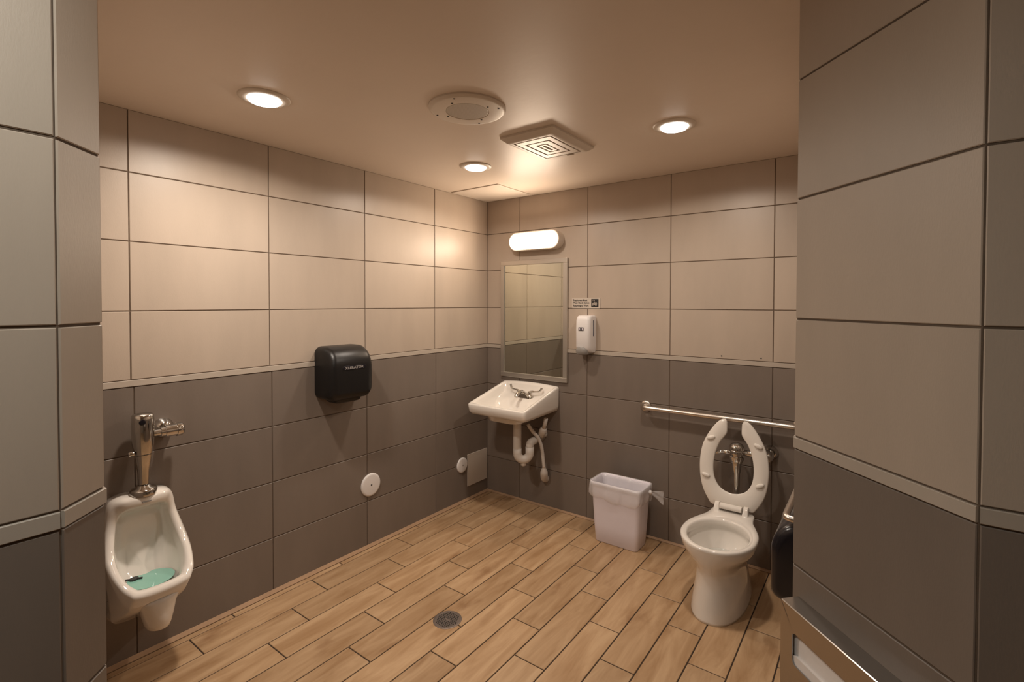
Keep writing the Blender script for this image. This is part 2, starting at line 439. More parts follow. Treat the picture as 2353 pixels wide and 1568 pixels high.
# ------------------------------------------------------------------ downlights
def downlight(loc, label, power, area, col, group='recessed ceiling downlights', lens=LENS):
    x, y, z = loc
    t = thing('ceiling_downlight', loc, label, 'ceiling light', group)
    part('trim_ring', lathe((x, y, z), (0, 0, -1), [(0.0002, 0.099), (0.003, 0.0985), (0.008, 0.090), (0.010, 0.076), (0.009, 0.066), (0.0002, 0.063)], 48), WHITEPNT, t, sharp=50)
    part('lens', lathe((x, y, z), (0, 0, -1), [(0.001, 0.063), (0.012, 0.062), (0.018, 0.057), (0.022, 0.042), (0.024, 0.02), (0.0245, 0.001)], 48), lens, t, smooth=True)
    ld = bpy.data.lights.new('downlight_lamp', 'SPOT'); ld.energy = power; ld.color = col
    ld.spot_size = math.radians(168); ld.spot_blend = 0.16; ld.shadow_soft_size = 0.05
    if power > 0:
        lo = bpy.data.objects.new('downlight_lamp', ld); COL.objects.link(lo); lo.parent = t; lo.location = (0, 0, -0.032)
    la = bpy.data.lights.new('downlight_disc', 'AREA'); la.shape = 'DISK'; la.size = 0.11; la.energy = area; la.color = col
    la.spread = math.radians(150 if power > 0 else 180)
    lo = bpy.data.objects.new('downlight_disc', la); COL.objects.link(lo); lo.parent = t; lo.location = (0, 0, -0.030)
    return t
d1 = downlight((0.606, -2.150, ZC), 'round lit recessed downlight nearest the urinal wall', DOWN_W*0.76, DOWN_A*1.7, DOWN_COL)
copytree(d1, (0.642, -0.877, ZC), 'round lit recessed downlight nearest the ceiling access panel', 0.66)
copytree(d1, (1.874, -0.860, ZC), 'round lit recessed downlight nearest the right pillar', 0.78)
LENS2 = emis('entry_lens', (1.0, 0.97, 0.9), LENS_E)
downlight((2.15, -3.22, ZC), 'round lit recessed downlight of the entry behind the viewer', ENTRY_W, ENTRY_A, ENTRY_COL, 'entry downlight', LENS2)

# ------------------------------------------------------------------ speaker
sx, sy = 1.214, -1.582
t = thing('ceiling_speaker', (sx, sy, ZC), 'round painted ceiling speaker with a perforated centre grille', 'speaker')
bf = part('baffle_plate', lathe((sx, sy, ZC), (0, 0, -1), [(0.0002, 0.167), (0.006, 0.167), (0.013, 0.160), (0.015, 0.150), (0.0155, 0.094), (0.012, 0.092), (0.011, 0.001)], 64), WHITEPNT, t, sharp=40)
gb = lathe((sx, sy, ZC-0.0115), (0, 0, -1), [(0, 0.091), (0.002, 0.091), (0.003, 0.088), (0.003, 0.001)], 48)
GR = mat('perforated_grille', (0.40, 0.35, 0.30), 0.5)
ntg = GR.node_tree; vz = ntg.nodes.new('ShaderNodeTexVoronoi'); vz.inputs['Scale'].default_value = 260; vz.inputs['Randomness'].default_value = 0.0
tcg = ntg.nodes.new('ShaderNodeTexCoord'); ntg.links.new(tcg.outputs['Object'], vz.inputs['Vector'])
rg = ntg.nodes.new('ShaderNodeValToRGB'); rg.color_ramp.elements[0].position = 0.28; rg.color_ramp.elements[0].color = (0.10, 0.085, 0.07, 1); rg.color_ramp.elements[1].position = 0.36; rg.color_ramp.elements[1].color = (0.52, 0.46, 0.39, 1)
ntg.links.new(vz.outputs['Distance'], rg.inputs['Fac']); ntg.links.new(rg.outputs['Color'], ntg.nodes['Principled BSDF'].inputs['Base Color'])
part('grille', gb, GR, t, label='darker perforated centre grille')
for rr, a0 in ((0.142, 0.35), (0.106, 0.1)):
    for k in range(4):
        a = a0+k*PI/2
        part('screw', lathe((sx+rr*math.cos(a), sy+rr*math.sin(a), ZC-0.0148), (0, 0, -1), [(0, 0.0045), (0.0015, 0.0045), (0.0025, 0.002), (0.0026, 0.0005)], 10), RUBBER, t)

# ------------------------------------------------------------------ vent
vx0, vx1, vy0, vy1 = 1.092, 1.415, -1.208, -0.792
vc = ((vx0+vx1)/2, (vy0+vy1)/2)
t = thing('exhaust_vent', (vc[0], vc[1], ZC), 'rectangular ceiling exhaust vent with nested rectangular slots', 'vent')
def rrect(cx, cy, hx, hy, r, z, n=5):
    out = []
    for (sx_, sy_, a0) in ((1, 1, 0), (-1, 1, PI/2), (-1, -1, PI), (1, -1, 1.5*PI)):
        for k in range(n+1):
            a = a0+k*PI/2/n; out.append(Vector((cx+sx_*(hx-r)+r*math.cos(a), cy+sy_*(hy-r)+r*math.sin(a), z)))
    return out
hx, hy = (vx1-vx0)/2, (vy1-vy0)/2
fx, fy = hx-0.028, hy-0.032
ox_, oy_ = fx-0.020, fy-0.020
part('grille_frame', loft([rrect(*vc, hx, hy, 0.008, ZC-0.0003), rrect(*vc, hx, hy, 0.008, ZC-0.010), rrect(*vc, hx-0.004, hy-0.004, 0.008, ZC-0.013), rrect(*vc, fx+0.004, fy+0.004, 0.008, ZC-0.028),
      rrect(*vc, fx, fy, 0.008, ZC-0.030), rrect(*vc, ox_, oy_, 0.008, ZC-0.030), rrect(*vc, ox_, oy_, 0.008, ZC-0.012)], False, False), WHITEPNT, t, sharp=35)
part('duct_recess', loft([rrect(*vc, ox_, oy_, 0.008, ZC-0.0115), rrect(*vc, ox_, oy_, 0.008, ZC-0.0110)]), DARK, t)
for (ox, oy, ix, iy) in ((ox_-0.009, oy_-0.009, 0.074, 0.107), (0.065, 0.098, 0.032, 0.067), (0.023, 0.058, 0.007, 0.040)):
    rings = [rrect(*vc, ox, oy, 0.008, ZC-0.014), rrect(*vc, ox, oy, 0.008, ZC-0.0295), rrect(*vc, ox-0.001, oy-0.001, 0.007, ZC-0.0305), rrect(*vc, ix+0.001, iy+0.001, 0.005, ZC-0.0305), rrect(*vc, ix, iy, 0.004, ZC-0.0295), rrect(*vc, ix, iy, 0.004, ZC-0.014)]
    part('louvre_ring', loft(rings, False, False), WHITEPNT, t, sharp=35)
part('latch_tab', box(vc[0]+0.02, vc[0]+0.06, vy1-0.049, vy1-0.037, ZC-0.036, ZC-0.0295, 0.002), WHITEPNT, t)

# ------------------------------------------------------------------ sconce
sc = (0.521, -0.0, 2.062)
t = thing('wall_sconce', sc, 'glowing oblong vanity light above the mirror', 'wall light')
def pill(cx, cz, hx, hz, y, n=12):
    out = []
    for s, a0 in ((1, -PI/2), (-1, PI/2)):
        for k in range(n+1):
            a = a0+k*PI/n; out.append(Vector((cx+s*(hx-hz)+hz*math.cos(a), y, cz+hz*math.sin(a))))
    return out
part('backplate', loft([pill(sc[0], sc[2], 0.232, 0.071, -0.0003), pill(sc[0], sc[2], 0.232, 0.071, -0.078), pill(sc[0], sc[2], 0.228, 0.067, -0.080)]), WHITEPNT, t, sharp=40)
part('diffuser', loft([pill(sc[0], sc[2]-0.001, 0.222, 0.060, -0.0802), pill(sc[0], sc[2]-0.001, 0.220, 0.058, -0.086), pill(sc[0], sc[2]-0.001, 0.212, 0.050, -0.0915), pill(sc[0], sc[2], 0.195, 0.036, -0.096), pill(sc[0], sc[2], 0.175, 0.016, -0.098)]), SCON, t, smooth=True)

# ------------------------------------------------------------------ mirror
mx0, mx1, mz0, mz1 = 0.160, 0.790, 0.985, 1.921
t = thing('wall_mirror', ((mx0+mx1)/2, 0, mz0), 'tall steel-framed mirror on the wall above the sink', 'mirror')
fw = 0.036
part('glass', box(mx0+0.012, mx1-0.012, -0.012, -0.0005, mz0+0.012, mz1-0.012), MIRROR, t)
for nm, (a, b_, c, d) in (('frame_rail', (mx0, mx1, mz1-fw, mz1)), ('frame_rail', (mx0, mx1, mz0, mz0+fw)), ('frame_stile', (mx0, mx0+fw, mz0+fw, mz1-fw)), ('frame_stile', (mx1-fw, mx1, mz0+fw, mz1-fw))):
    part(nm, box(a, b_, -0.021, -0.0003, c, d, 0.0025, 2), MFRAME, t)

# ------------------------------------------------------------------ hand-wash sign
sgx0, sgx1, sgz0, sgz1 = 0.822, 1.055, 1.545, 1.622
t = thing('hand_washing_sign', ((sgx0+sgx1)/2, 0, sgz0), 'small rectangular hand-washing notice above the soap dispenser', 'sign')
part('sign_plate', loft([[Vector((p.x, -0.0003, p.y)) for p in [Vector((v.x, v.y, 0)) for v in rrect((sgx0+sgx1)/2, (sgz0+sgz1)/2, (sgx1-sgx0)/2, (sgz1-sgz0)/2, 0.006, 0)]],
     [Vector((v.x, -0.0025, v.y)) for v in rrect((sgx0+sgx1)/2, (sgz0+sgz1)/2, (sgx1-sgx0)/2, (sgz1-sgz0)/2, 0.006, 0)]]), SIGNM, t)
for k, s in enumerate(('Employees Must', 'Wash Hands Before', 'Returning to Work')):
    part('lettering', text_mesh(s, 0.0195, (sgx0+0.010, -0.0028, sgz1-0.024-k*0.0205), (1, 0, 0), (0, 0, 1), 0.0002, bold=0.0005, width=(0.118, 0.136, 0.130)[k]), INK, t)
px0 = 0.983
pic = part('pictogram', box(px0, px0+0.058, -0.0032, -0.0026, sgz0+0.009, sgz1-0.009, 0.0), INK, t)
cxp, czp = px0+0.029, (sgz0+sgz1)/2
hb = bmesh.new()
for k in range(4): tube([(cxp-0.020, -0.0036, czp-0.004-k*0.005), (cxp-0.004, -0.0036, czp+0.002-k*0.005), (cxp+0.008, -0.0036, czp-0.004-k*0.005)], 0.0017, 6, hb)
tube([(cxp-0.018, -0.0036, czp+0.020), (cxp-0.006, -0.0036, czp+0.022), (cxp-0.002, -0.0036, czp+0.014)], 0.0022, 6, hb)
tube([(cxp+0.006, -0.0036, czp+0.008), (cxp+0.016, -0.0036, czp-0.002), (cxp+0.012, -0.0036, czp-0.020)], 0.0025, 6, hb)
for k in range(3): tube([(cxp-0.004+k*0.005, -0.0036, czp+0.009), (cxp-0.006+k*0.005, -0.0036, czp+0.003)], 0.0009, 5, hb)
part('hand_symbol', hb, SIGNM, pic)

# ------------------------------------------------------------------ soap dispenser
t = thing('soap_dispenser', (0.962, 0, 1.222), 'white wall soap dispenser with grey push bar beside the mirror', 'soap dispenser')
def dshape(cx, hw, depth, z, r=0.03, n=8, y0=-0.0005):
    out = [Vector((cx-hw, y0, z))]
    for k in range(n+1):
        a = PI+k*PI/2/n; out.append(Vector((cx-hw+r+r*math.cos(a), -depth+r+r*math.sin(a), z)))
    for k in range(n+1):
        a = 1.5*PI+k*PI/2/n; out.append(Vector((cx+hw-r+r*math.cos(a), -depth+r+r*math.sin(a), z)))
    out.append(Vector((cx+hw, y0, z))); return out
rings = [dshape(0.962, 0.052, 0.070, 1.228), dshape(0.962, 0.056, 0.085, 1.24), dshape(0.962, 0.0595, 0.100, 1.27), dshape(0.962, 0.0600, 0.102, 1.40), dshape(0.962, 0.0595, 0.098, 1.462), dshape(0.962, 0.057, 0.090, 1.484), dshape(0.962, 0.052, 0.075, 1.493), dshape(0.962, 0.045, 0.05, 1.495)]
part('body', loft(rings), WPLAS, t, sharp=60)
part('push_bar', loft([dshape(0.952, 0.040, 0.100, 1.214, 0.035), dshape(0.952, 0.048, 0.112, 1.222, 0.04), dshape(0.952, 0.049, 0.115, 1.245, 0.04), dshape(0.952, 0.038, 0.114, 1.264, 0.034), dshape(0.952, 0.02, 0.110, 1.272, 0.018)]), GREYPL, t, sharp=60, label='grey push bar')
part('side_window', box(1.0185, 1.0235, -0.046, -0.036, 1.345, 1.46, 0.002), mat('blue_window', (0.05, 0.05, 0.09), 0.25), t, label='dark vertical level window')
ib = box(0.935, 0.975, -0.1035, -0.1015, 1.385, 1.410)
wdw = part('level_window', ib, INK, t, label='small black window')
ib = bmesh.new()
for k in range(3): box(0.9405+k*0.0115, 0.9455+k*0.0115, -0.1042, -0.1034, 1.389, 1.406, bm=ib)
part('window_marks', ib, LAV, wdw)

# ------------------------------------------------------------------ sink
SXC = 0.4475
t = thing('wall_sink', (SXC, 0, 0.62), 'white wall-hung porcelain sink in the corner under the mirror', 'sink')
def sinkring(hw, yb, yf, zb, zf, r, n=6, crown=0.0, cx=SXC, rb=None):
    """rounded rectangle in plan with z running linearly from back (zb) to front (zf)"""
    rb = r if rb is None else rb
    out = []
    for (sx_, y, sy_, a0, rr) in ((1, yb, 1, 0, rb), (-1, yb, 1, PI/2, rb), (-1, yf, -1, PI, r), (1, yf, -1, 1.5*PI, r)):
        for k in range(n+1):
            a = a0+k*PI/2/n
            px = cx+sx_*(hw-rr)+rr*math.cos(a); py = y-sy_*rr+rr*math.sin(a)
            out.append((px, py))
    # subdivide edges
    res = []
    m = len(out)
    for i in range(m):
        p, q_ = out[i], out[(i+1) % m]
        L = math.hypot(p[0]-q_[0], p[1]-q_[1]); s = 10 if i % (n+1) == n else 1
        for k in range(s):
            f = k/s; res.append((p[0]+(q_[0]-p[0])*f, p[1]+(q_[1]-p[1])*f))
    V = []
    for (x, y) in res:
        f = (yb-y)/(yb-yf)
        z = zb+(zf-zb)*f
        if crown: z += crown*(1-((x-cx)/hw)**2)*max(0, 1-f*2.2)
        V.append(Vector((x, y, z)))
    return V
HW = 0.263; YF = -0.455
rs = [sinkring(0.12, -0.06, -0.36, 0.700, 0.702, 0.06), sinkring(0.145, -0.04, -0.385, 0.715, 0.712, 0.07), sinkring(0.155, -0.03, -0.395, 0.752, 0.742, 0.07), sinkring(HW-0.04, -0.004, YF+0.05, 0.760, 0.748, 0.035, rb=0.01), sinkring(HW-0.012, -0.001, YF+0.022, 0.765, 0.755, 0.028, rb=0.006), sinkring(HW-0.002, -0.0005, YF+0.006, 0.800, 0.775, 0.026, rb=0.004), sinkring(HW, -0.0005, YF, 0.935, 0.822, 0.022, rb=0.004, crown=0.010),
      sinkring(HW-0.003, -0.003, YF+0.004, 0.945, 0.829, 0.021, rb=0.004, crown=0.012), sinkring(HW-0.010, -0.009, YF+0.010, 0.948, 0.832, 0.020, rb=0.006, crown=0.012),
      sinkring(HW-0.024, -0.020, YF+0.026, 0.944, 0.831, 0.022, rb=0.02, crown=0.012), sinkring(HW-0.034, -0.030, YF+0.038, 0.925, 0.825, 0.03, rb=0.02, crown=0.010),
      sinkring(HW-0.045, -0.048, YF+0.052, 0.878, 0.812, 0.05, rb=0.03), sinkring(HW-0.055, -0.075, YF+0.065, 0.855, 0.795, 0.06, rb=0.05), sinkring(HW-0.065, -0.115, YF+0.080, 0.846, 0.775, 0.07, rb=0.06),
      sinkring(HW-0.082, -0.150, YF+0.10, 0.815, 0.752, 0.08, rb=0.08), sinkring(HW-0.13, -0.175, YF+0.14, 0.765, 0.738, 0.08, rb=0.08), sinkring(0.035, -0.215, -0.285, 0.730, 0.729, 0.03)]
basin = part('basin', loft(rs), PORC, t, sharp=70)
part('drain', lathe((SXC, -0.25, 0.7295), (0, 0, 1), [(0, 0.024), (0.003, 0.024), (0.003, 0.018), (0.001, 0.016), (0.001, 0.001)], 20), CHROME, basin)
fc = part('faucet', loft([sinkring(0.082, -0.060, -0.112, 0.853, 0.842, 0.022), sinkring(0.080, -0.062, -0.110, 0.872, 0.862, 0.022), sinkring(0.060, -0.066, -0.106, 0.885, 0.878, 0.02)]), CHROME, t, sharp=50, label='chrome two-handle faucet')
part('spout', tube(catmull([(SXC, -0.085, 0.87), (SXC, -0.10, 0.893), (SXC, -0.14, 0.900), (SXC, -0.18, 0.885), (SXC, -0.197, 0.868)], 5), [0.017]*4+[0.0145]*17, 12), CHROME, fc, smooth=True)
for s in (-1, 1):
    hx_ = SXC+s*0.052
    hb = lathe((hx_, -0.085, 0.865), (0, 0, 1), [(0, 0.020), (0.012, 0.019), (0.022, 0.015), (0.030, 0.016), (0.036, 0.012), (0.037, 0.001)], 18)
    P_ = catmull([(hx_, -0.085, 0.896), (hx_+s*0.025, -0.083, 0.900), (hx_+s*0.065, -0.076, 0.903), (hx_+s*0.085, -0.070, 0.912), (hx_+s*0.098, -0.062, 0.934)], 4)
    tube(P_, [0.009]*5+[0.007]*7+[0.009]*5, 10, hb)
    part('handle', hb, CHROME, fc, smooth=True)
TX, TY = SXC+0.036, -0.225
part('tailpiece', tube([(TX, TY, 0.702), (TX, TY, 0.455)], 0.031, 20), PVC, t, sharp=50)
arc = [(TX+0.036-0.036*math.cos(a), TY+0.030-0.030*math.cos(a), 0.455-0.050*math.sin(a)) for a in [PI*k/12 for k in range(13)]]
trp = part('trap', tube([(TX, TY, 0.49)]+arc+[(TX+0.072, TY+0.060, 0.50)], 0.032, 20), PVC, t, smooth=True)
part('clean_out', lathe((TX+0.036, TY+0.030, 0.392), (0, 0, -1), [(0, 0.022), (0.03, 0.021), (0.034, 0.016), (0.035, 0.001)], 16), PVC, trp, sharp=50)
part('trap_arm', tube(bend([(TX+0.072, TY+0.060, 0.485), (TX+0.072, TY+0.060, 0.530), (TX+0.075, -0.0005, 0.545)], 0.02), 0.030, 18), PVC, t, smooth=True)
part('supply_line', tube(catmull([(0.535, -0.16, 0.665), (0.555, -0.13, 0.612), (0.587, -0.10, 0.560), (0.607, -0.085, 0.495), (0.617, -0.075, 0.40), (0.620, -0.068, 0.33)], 6), 0.0135, 12), PVC, t, smooth=True)
part('supply_stop', tube(catmull([(0.620, -0.068, 0.335), (0.616, -0.060, 0.29), (0.606, -0.042, 0.252), (0.598, -0.024, 0.230), (0.596, -0.004, 0.222)], 5), [0.0135]*2+[0.018, 0.022, 0.026]+[0.029]*16, 14), PVC, t, smooth=True)
part('supply_line', tube([(0.658, -0.10, 0.715), (0.625, -0.08, 0.625)], 0.0155, 12), PVC, t, smooth=True)
part('supply_stop', tube(catmull([(0.628, -0.08, 0.635), (0.603, -0.07, 0.590), (0.585, -0.05, 0.572), (0.582, -0.002, 0.568)], 4), [0.020, 0.026, 0.030, 0.030]+[0.027]*9, 14), PVC, t, smooth=True)

# ------------------------------------------------------------------ hand dryer
dy0, dy1, dz0, dz1, dd = -1.568, -1.270, 1.012, 1.325, 0.172
t = thing('hand_dryer', (0, (dy0+dy1)/2, dz0), 'dark graphite hand dryer with rounded top on the left wall', 'hand dryer')
def dprof(s=0.0, n=8):
    """side profile (x,z) with inset s"""
    pts = [(0.0005, dz0+0.004+s), ]
    rb, rt = 0.050, 0.112
    xf = dd-s
    for k in range(n+1):
        a = -PI/2+k*PI/2/n; pts.append((xf-rb+rb*math.cos(a), dz0+s+rb+rb*math.sin(a)))
    for k in range(n+1):
        a = k*PI/2/n; pts.append((xf-rt+rt*math.cos(a), dz1-s-rt+rt*math.sin(a)))
    pts.append((0.0005, dz1-s)); return pts
rings = []
for (y, s) in ((dy0, 0.042), (dy0+0.004, 0.026), (dy0+0.013, 0.012), (dy0+0.027, 0.003), (dy0+0.042, 0.0), (dy1-0.055, 0.0), (dy1-0.036, 0.003), (dy1-0.017, 0.014), (dy1-0.005, 0.032), (dy1, 0.052)):
    rings.append([Vector((x, y, z)) for x, z in dprof(s)])
body = part('cover', loft(rings), BLACKM, t, sharp=60)
nb = loft([[Vector((v.x, v.y, dz0+0.02)) for v in rrect(0.075, -1.425, 0.062, 0.090, 0.03, 0)], [Vector((v.x, v.y, dz0-0.010)) for v in rrect(0.075, -1.425, 0.060, 0.088, 0.03, 0)], [Vector((v.x, v.y, dz0-0.018)) for v in rrect(0.075, -1.425, 0.052, 0.080, 0.03, 0)]])
part('air_nozzle', nb, BLACKM, t, sharp=50)
pl = part('name_plate', loft([[Vector((dd+0.0002, sc_.x, sc_.z)) for sc_ in pill(-1.418, 1.202, 0.080, 0.0125, 0)], [Vector((dd+0.002, sc_.x, sc_.z)) for sc_ in pill(-1.418, 1.202, 0.079, 0.0115, 0)]]), BLACKP, t, label='glossy black oval name plate')
part('lettering', text_mesh('XLERATOR', 0.020, (dd+0.0024, -1.418-0.064, 1.195), (0, 1, 0), (0, 0, 1), 0.0004, bold=0.0006, width=0.128), LETTER, pl)

# ------------------------------------------------------------------ blank covers
t = thing('wall_cover_cap', (0, -1.181, 0.397), 'larger round white cover cap below the hand dryer', 'cover plate')
part('disc', lathe((0, -1.181, 0.397), (1, 0, 0), [(0.0003, 0.074), (0.006, 0.074), (0.010, 0.070), (0.0115, 0.060), (0.012, 0.001)], 48), WPLAS, t, sharp=60)
part('screw', lathe((0.012, -1.181, 0.397), (1, 0, 0), [(0, 0.0055), (0.001, 0.0055), (0.0015, 0.003), (0.0015, 0.0003)], 12), RUBBER, t)
t = thing('wall_cover_cap', (0, -0.312, 0.292), 'smaller round white cover cap beside the square plate in the corner', 'cover plate')
part('disc', lathe((0, -0.312, 0.292), (1, 0, 0), [(0.0003, 0.059), (0.006, 0.059), (0.010, 0.055), (0.0115, 0.047), (0.012, 0.001)], 48), WPLAS, t, sharp=60)
part('screw', lathe((0.012, -0.312, 0.292), (1, 0, 0), [(0, 0.0055), (0.001, 0.0055), (0.0015, 0.003), (0.0015, 0.0003)], 12), GREYPL, t)
single('access_cover_plate', box(0.0003, 0.006, -0.250, -0.006, 0.102, 0.360, 0.002), mat('cream_painted_plate', (0.55, 0.49, 0.43), 0.5), (0, -0.128, 0.102), 'square cream access plate low on the left wall in the corner', 'cover plate')

# ------------------------------------------------------------------ urinal
UY = -2.425
t = thing('wall_urinal', (0, UY, 0.2), 'white porcelain wall urinal with green water in the bowl', 'urinal')
def mirror_loop(half, n=6):
    """half = [(u,x,z)] from top centre to bottom centre"""
    full = [Vector((x, UY+u, z)) for u, x, z in half]+[Vector((x, UY-u, z)) for u, x, z in half[-2:0:-1]]
    return catmull(full, n, closed=True)
#            top centre                                                                                                       bottom centre
wallo = [(0, 0.0005, 0.748), (.072, 0.0005, 0.748), (.112, 0.0005, 0.725), (.126, 0.0005, 0.64), (.138, 0.0005, 0.55), (.138, 0.0005, 0.45), (.132, 0.0005, 0.35), (.126, 0.0005, 0.28), (.110, 0.0005, 0.222), (0, 0.0005, 0.214)]
mid1 = [(0, .06, .752), (.072, .055, .752), (.112, .045, .726), (.127, .05, .64), (.140, .07, .55), (.141, .10, .46), (.130, .12, .36), (.122, .115, .29), (.105, .105, .238), (0, .105, .230)]
mid2 = [(0, .105, .752), (.072, .095, .751), (.111, .070, .722), (.127, .068, .64), (.142, .105, .545), (.144, .16, .475), (.128, .215, .40), (.106, .235, .350), (.085, .245, .330), (0, .25, .320)]
outr = [(0, .122, .746), (.072, .110, .744), (.110, .078, .715), (.127, .073, .64), (.147, .118, .545), (.146, .183, .488), (.129, .253, .442), (.110, .286, .418), (.085, .303, .402), (0, .308, .395)]
rim1 = [(0, .128, .736), (.068, .116, .734), (.104, .086, .707), (.120, .083, .64), (.136, .128, .549), (.138, .190, .495), (.122, .254, .452), (.104, .282, .431), (.082, .297, .417), (0, .301, .412)]
rim2 = [(0, .126, .712), (.062, .115, .708), (.090, .092, .686), (.104, .090, .63), (.119, .132, .548), (.121, .188, .498), (.106, .240, .458), (.089, .265, .437), (.068, .277, .424), (0, .281, .420)]
innr = [(0, .118, .702), (.058, .106, .697), (.084, .084, .674), (.097, .081, .62), (.112, .124, .54), (.114, .180, .488), (.100, .228, .448), (.083, .250, .425), (.062, .262, .410), (0, .266, .405)]
cav1 = [(0, .060, .690), (.058, .058, .684), (.080, .056, .660), (.092, .055, .60), (.110, .085, .52), (.108, .150, .455), (.095, .195, .408), (.075, .220, .385), (.055, .235, .372), (0, .240, .368)]
cav2 = [(0, .040, .655), (.055, .040, .650), (.074, .040, .62), (.082, .040, .57), (.086, .055, .48), (.085, .110, .405), (.076, .155, .365), (.060, .180, .350), (.040, .19, .343), (0, .195, .340)]
cav3 = [(0, .038, .56), (.030, .038, .555), (.042, .038, .54), (.048, .038, .50), (.05, .050, .44), (.05, .085, .385), (.045, .11, .35), (.035, .125, .340), (.02, .13, .335), (0, .13, .335)]
U = part('bowl', loft([mirror_loop(r) for r in (wallo, mid1, mid2, outr, rim1, rim2, innr, cav1, cav2, cav3)]), PORC, t, smooth=True)
part('trap_housing', loft([[Vector((0.222+ax*math.cos(a), UY+0.004+ay*math.sin(a), z+0.020)) for a in [2*PI*k/28 for k in range(28)]] for z, ax, ay in ((0.335, .062, .085), (0.322, .066, .080), (0.30, .068, .068), (0.26, .072, .057), (0.225, .066, .049), (0.208, .060, .043), (0.200, .046, .032))]), PORC, t, smooth=True)
wl = []
part('water', loft([[Vector((0.158+0.080*math.cos(a), UY+0.086*math.sin(a), z)) for a in [2*PI*k/36 for k in range(36)]] for z in (0.398, 0.4)]), GREENW, t, label='green water pooled in the bowl')
part('deodorant_clip', loft([[Vector((0.115+0.014*math.cos(a), UY-0.045+0.016*math.sin(a), z)) for a in [2*PI*k/10 for k in range(10)]] for z in (0.400, 0.408)]), RUBBER, t, label='small dark fitting at the water')
tube_b = tube([(0.10, UY-0.07, 0.404), (0.13, UY-0.02, 0.404)], 0.004, 8)
part('screen_arm', tube_b, RUBBER, t)
part('maker_mark', box(0.1265, 0.1285, UY-0.016, UY+0.016, 0.722, 0.729, 0.001), GREYPL, t, label='small grey mark under the top rim')

# urinal flush valve
FX = 0.088
t = thing('urinal_flush_valve', (FX, UY, 0.75), 'chrome sensor flush valve standing on the urinal', 'flush valve')
body = part('valve_body', lathe((FX, UY, 0.75), (0, 0, 1), [(0.045, 0.019), (0.10, 0.0205), (0.135, 0.026), (0.172, 0.031), (0.173, 0.0285), (0.176, 0.0285), (0.177, 0.031), (0.215, 0.037), (0.27, 0.040), (0.325, 0.039), (0.343, 0.037), (0.348, 0.033), (0.349, 0.001)], 36, p=2.8), CHROME, t, sharp=50)
part('sensor_window', lathe((FX+0.036, UY-0.012, 1.068), (1, -0.25, 0), [(0, 0.012), (0.004, 0.012), (0.005, 0.009), (0.005, 0.001)], 18), BLACKP, body, label='black sensor eye')
part('outlet_tube', lathe((FX, UY, 0.75), (0, 0, 1), [(0.0, 0.016), (0.05, 0.016)], 20), CHROME, t, smooth=True)
part('spud_flange', lathe((FX, UY, 0.749), (0, 0, 1), [(0, 0.047), (0.018, 0.049), (0.026, 0.045), (0.030, 0.030), (0.040, 0.025), (0.042, 0.018)], 32), CHROME, t, sharp=50)
part('override_button', lathe((FX+0.01, UY-0.036, 0.935), (0, -1, 0), [(0, 0.010), (0.016, 0.010), (0.019, 0.008), (0.0195, 0.001)], 16), CHROME, t, sharp=50)
sp = part('supply_pipe', lathe((FX, UY+0.036, 1.005), (0, 1, 0), [(0, 0.014), (0.028, 0.014), (0.029, 0.021), (0.045, 0.021), (0.046, 0.026), (0.088, 0.026), (0.089, 0.030), (0.108, 0.030), (0.116, 0.024), (0.118, 0.001)], 24), CHROME, t, sharp=50)
part('stop_valve', tube([(FX, UY+0.100, 1.005), (0.006, UY+0.100, 1.005)], 0.019, 20), CHROME, sp, smooth=True)
part('escutcheon', lathe((0.0, UY+0.100, 1.005), (1, 0, 0), [(0.0004, 0.045), (0.004, 0.045), (0.018, 0.036), (0.030, 0.030), (0.034, 0.026), (0.034, 0.012)], 32), CHROME, t, sharp=50)

# ------------------------------------------------------------------ toilet
TXC = 2.004
t = thing('floor_toilet', (TXC, -0.42, 0), 'white floor-mounted toilet with its open-front seat raised', 'toilet')
CY = -0.50
half_out = [(0, -0.7275), (0.075, -0.712), (0.140, -0.655), (0.178, -0.575), (0.187, -0.495), (0.178, -0.415), (0.150, -0.335), (0.124, -0.270), (0.116, -0.200), (0.108, -0.150), (0.07, -0.134), (0, -0.132)]
out_l = catmull([(x, y, 0) for x, y in half_out]+[(-x, y, 0) for x, y in half_out[-2:0:-1]], 8, True)
def radial(loop, a, c=(0, CY)):
    d = Vector((math.cos(a), math.sin(a))); best = 0
    n = len(loop)
    for i in range(n):
        p = Vector((loop[i].x-c[0], loop[i].y-c[1])); q_ = Vector((loop[(i+1) % n].x-c[0], loop[(i+1) % n].y-c[1]))
        e = q_-p; den = d.x*e.y-d.y*e.x
        if abs(den) < 1e-12: continue
        tt = (p.x*e.y-p.y*e.x)/den; s = (p.x*d.y-p.y*d.x)/den
        if tt > 0 and -1e-6 <= s <= 1+1e-6: best = max(best, tt)
    return best
NT = 72; ANG = [2*PI*k/NT for k in range(NT)]
RO = [radial(out_l, a) for a in ANG]
def tring(z, fn): return [Vector((TXC+p[0], p[1], z)) for p in (fn(k, a) for k, a in enumerate(ANG))]
def outl(s, cyo=0, ins=0.0): return lambda k, a: ((RO[k]*s-ins)*math.cos(a), CY+cyo+(RO[k]*s-ins)*math.sin(a))
def ell(ax, by, cy, p=2.0):
    def f(k, a):
        c, s = math.cos(a), math.sin(a)
        if p != 2.0:
            kk = (abs(c)**p+abs(s)**p)**(-1/p); c *= kk; s *= kk
        return (ax*c, cy+by*s)
    return f
def mixf(f1, f2, t_): return lambda k, a: tuple(f1(k, a)[i]*(1-t_)+f2(k, a)[i]*t_ for i in range(2))
foot = ell(0.134, 0.292, -0.418, 2.3)
ZR = 0.380
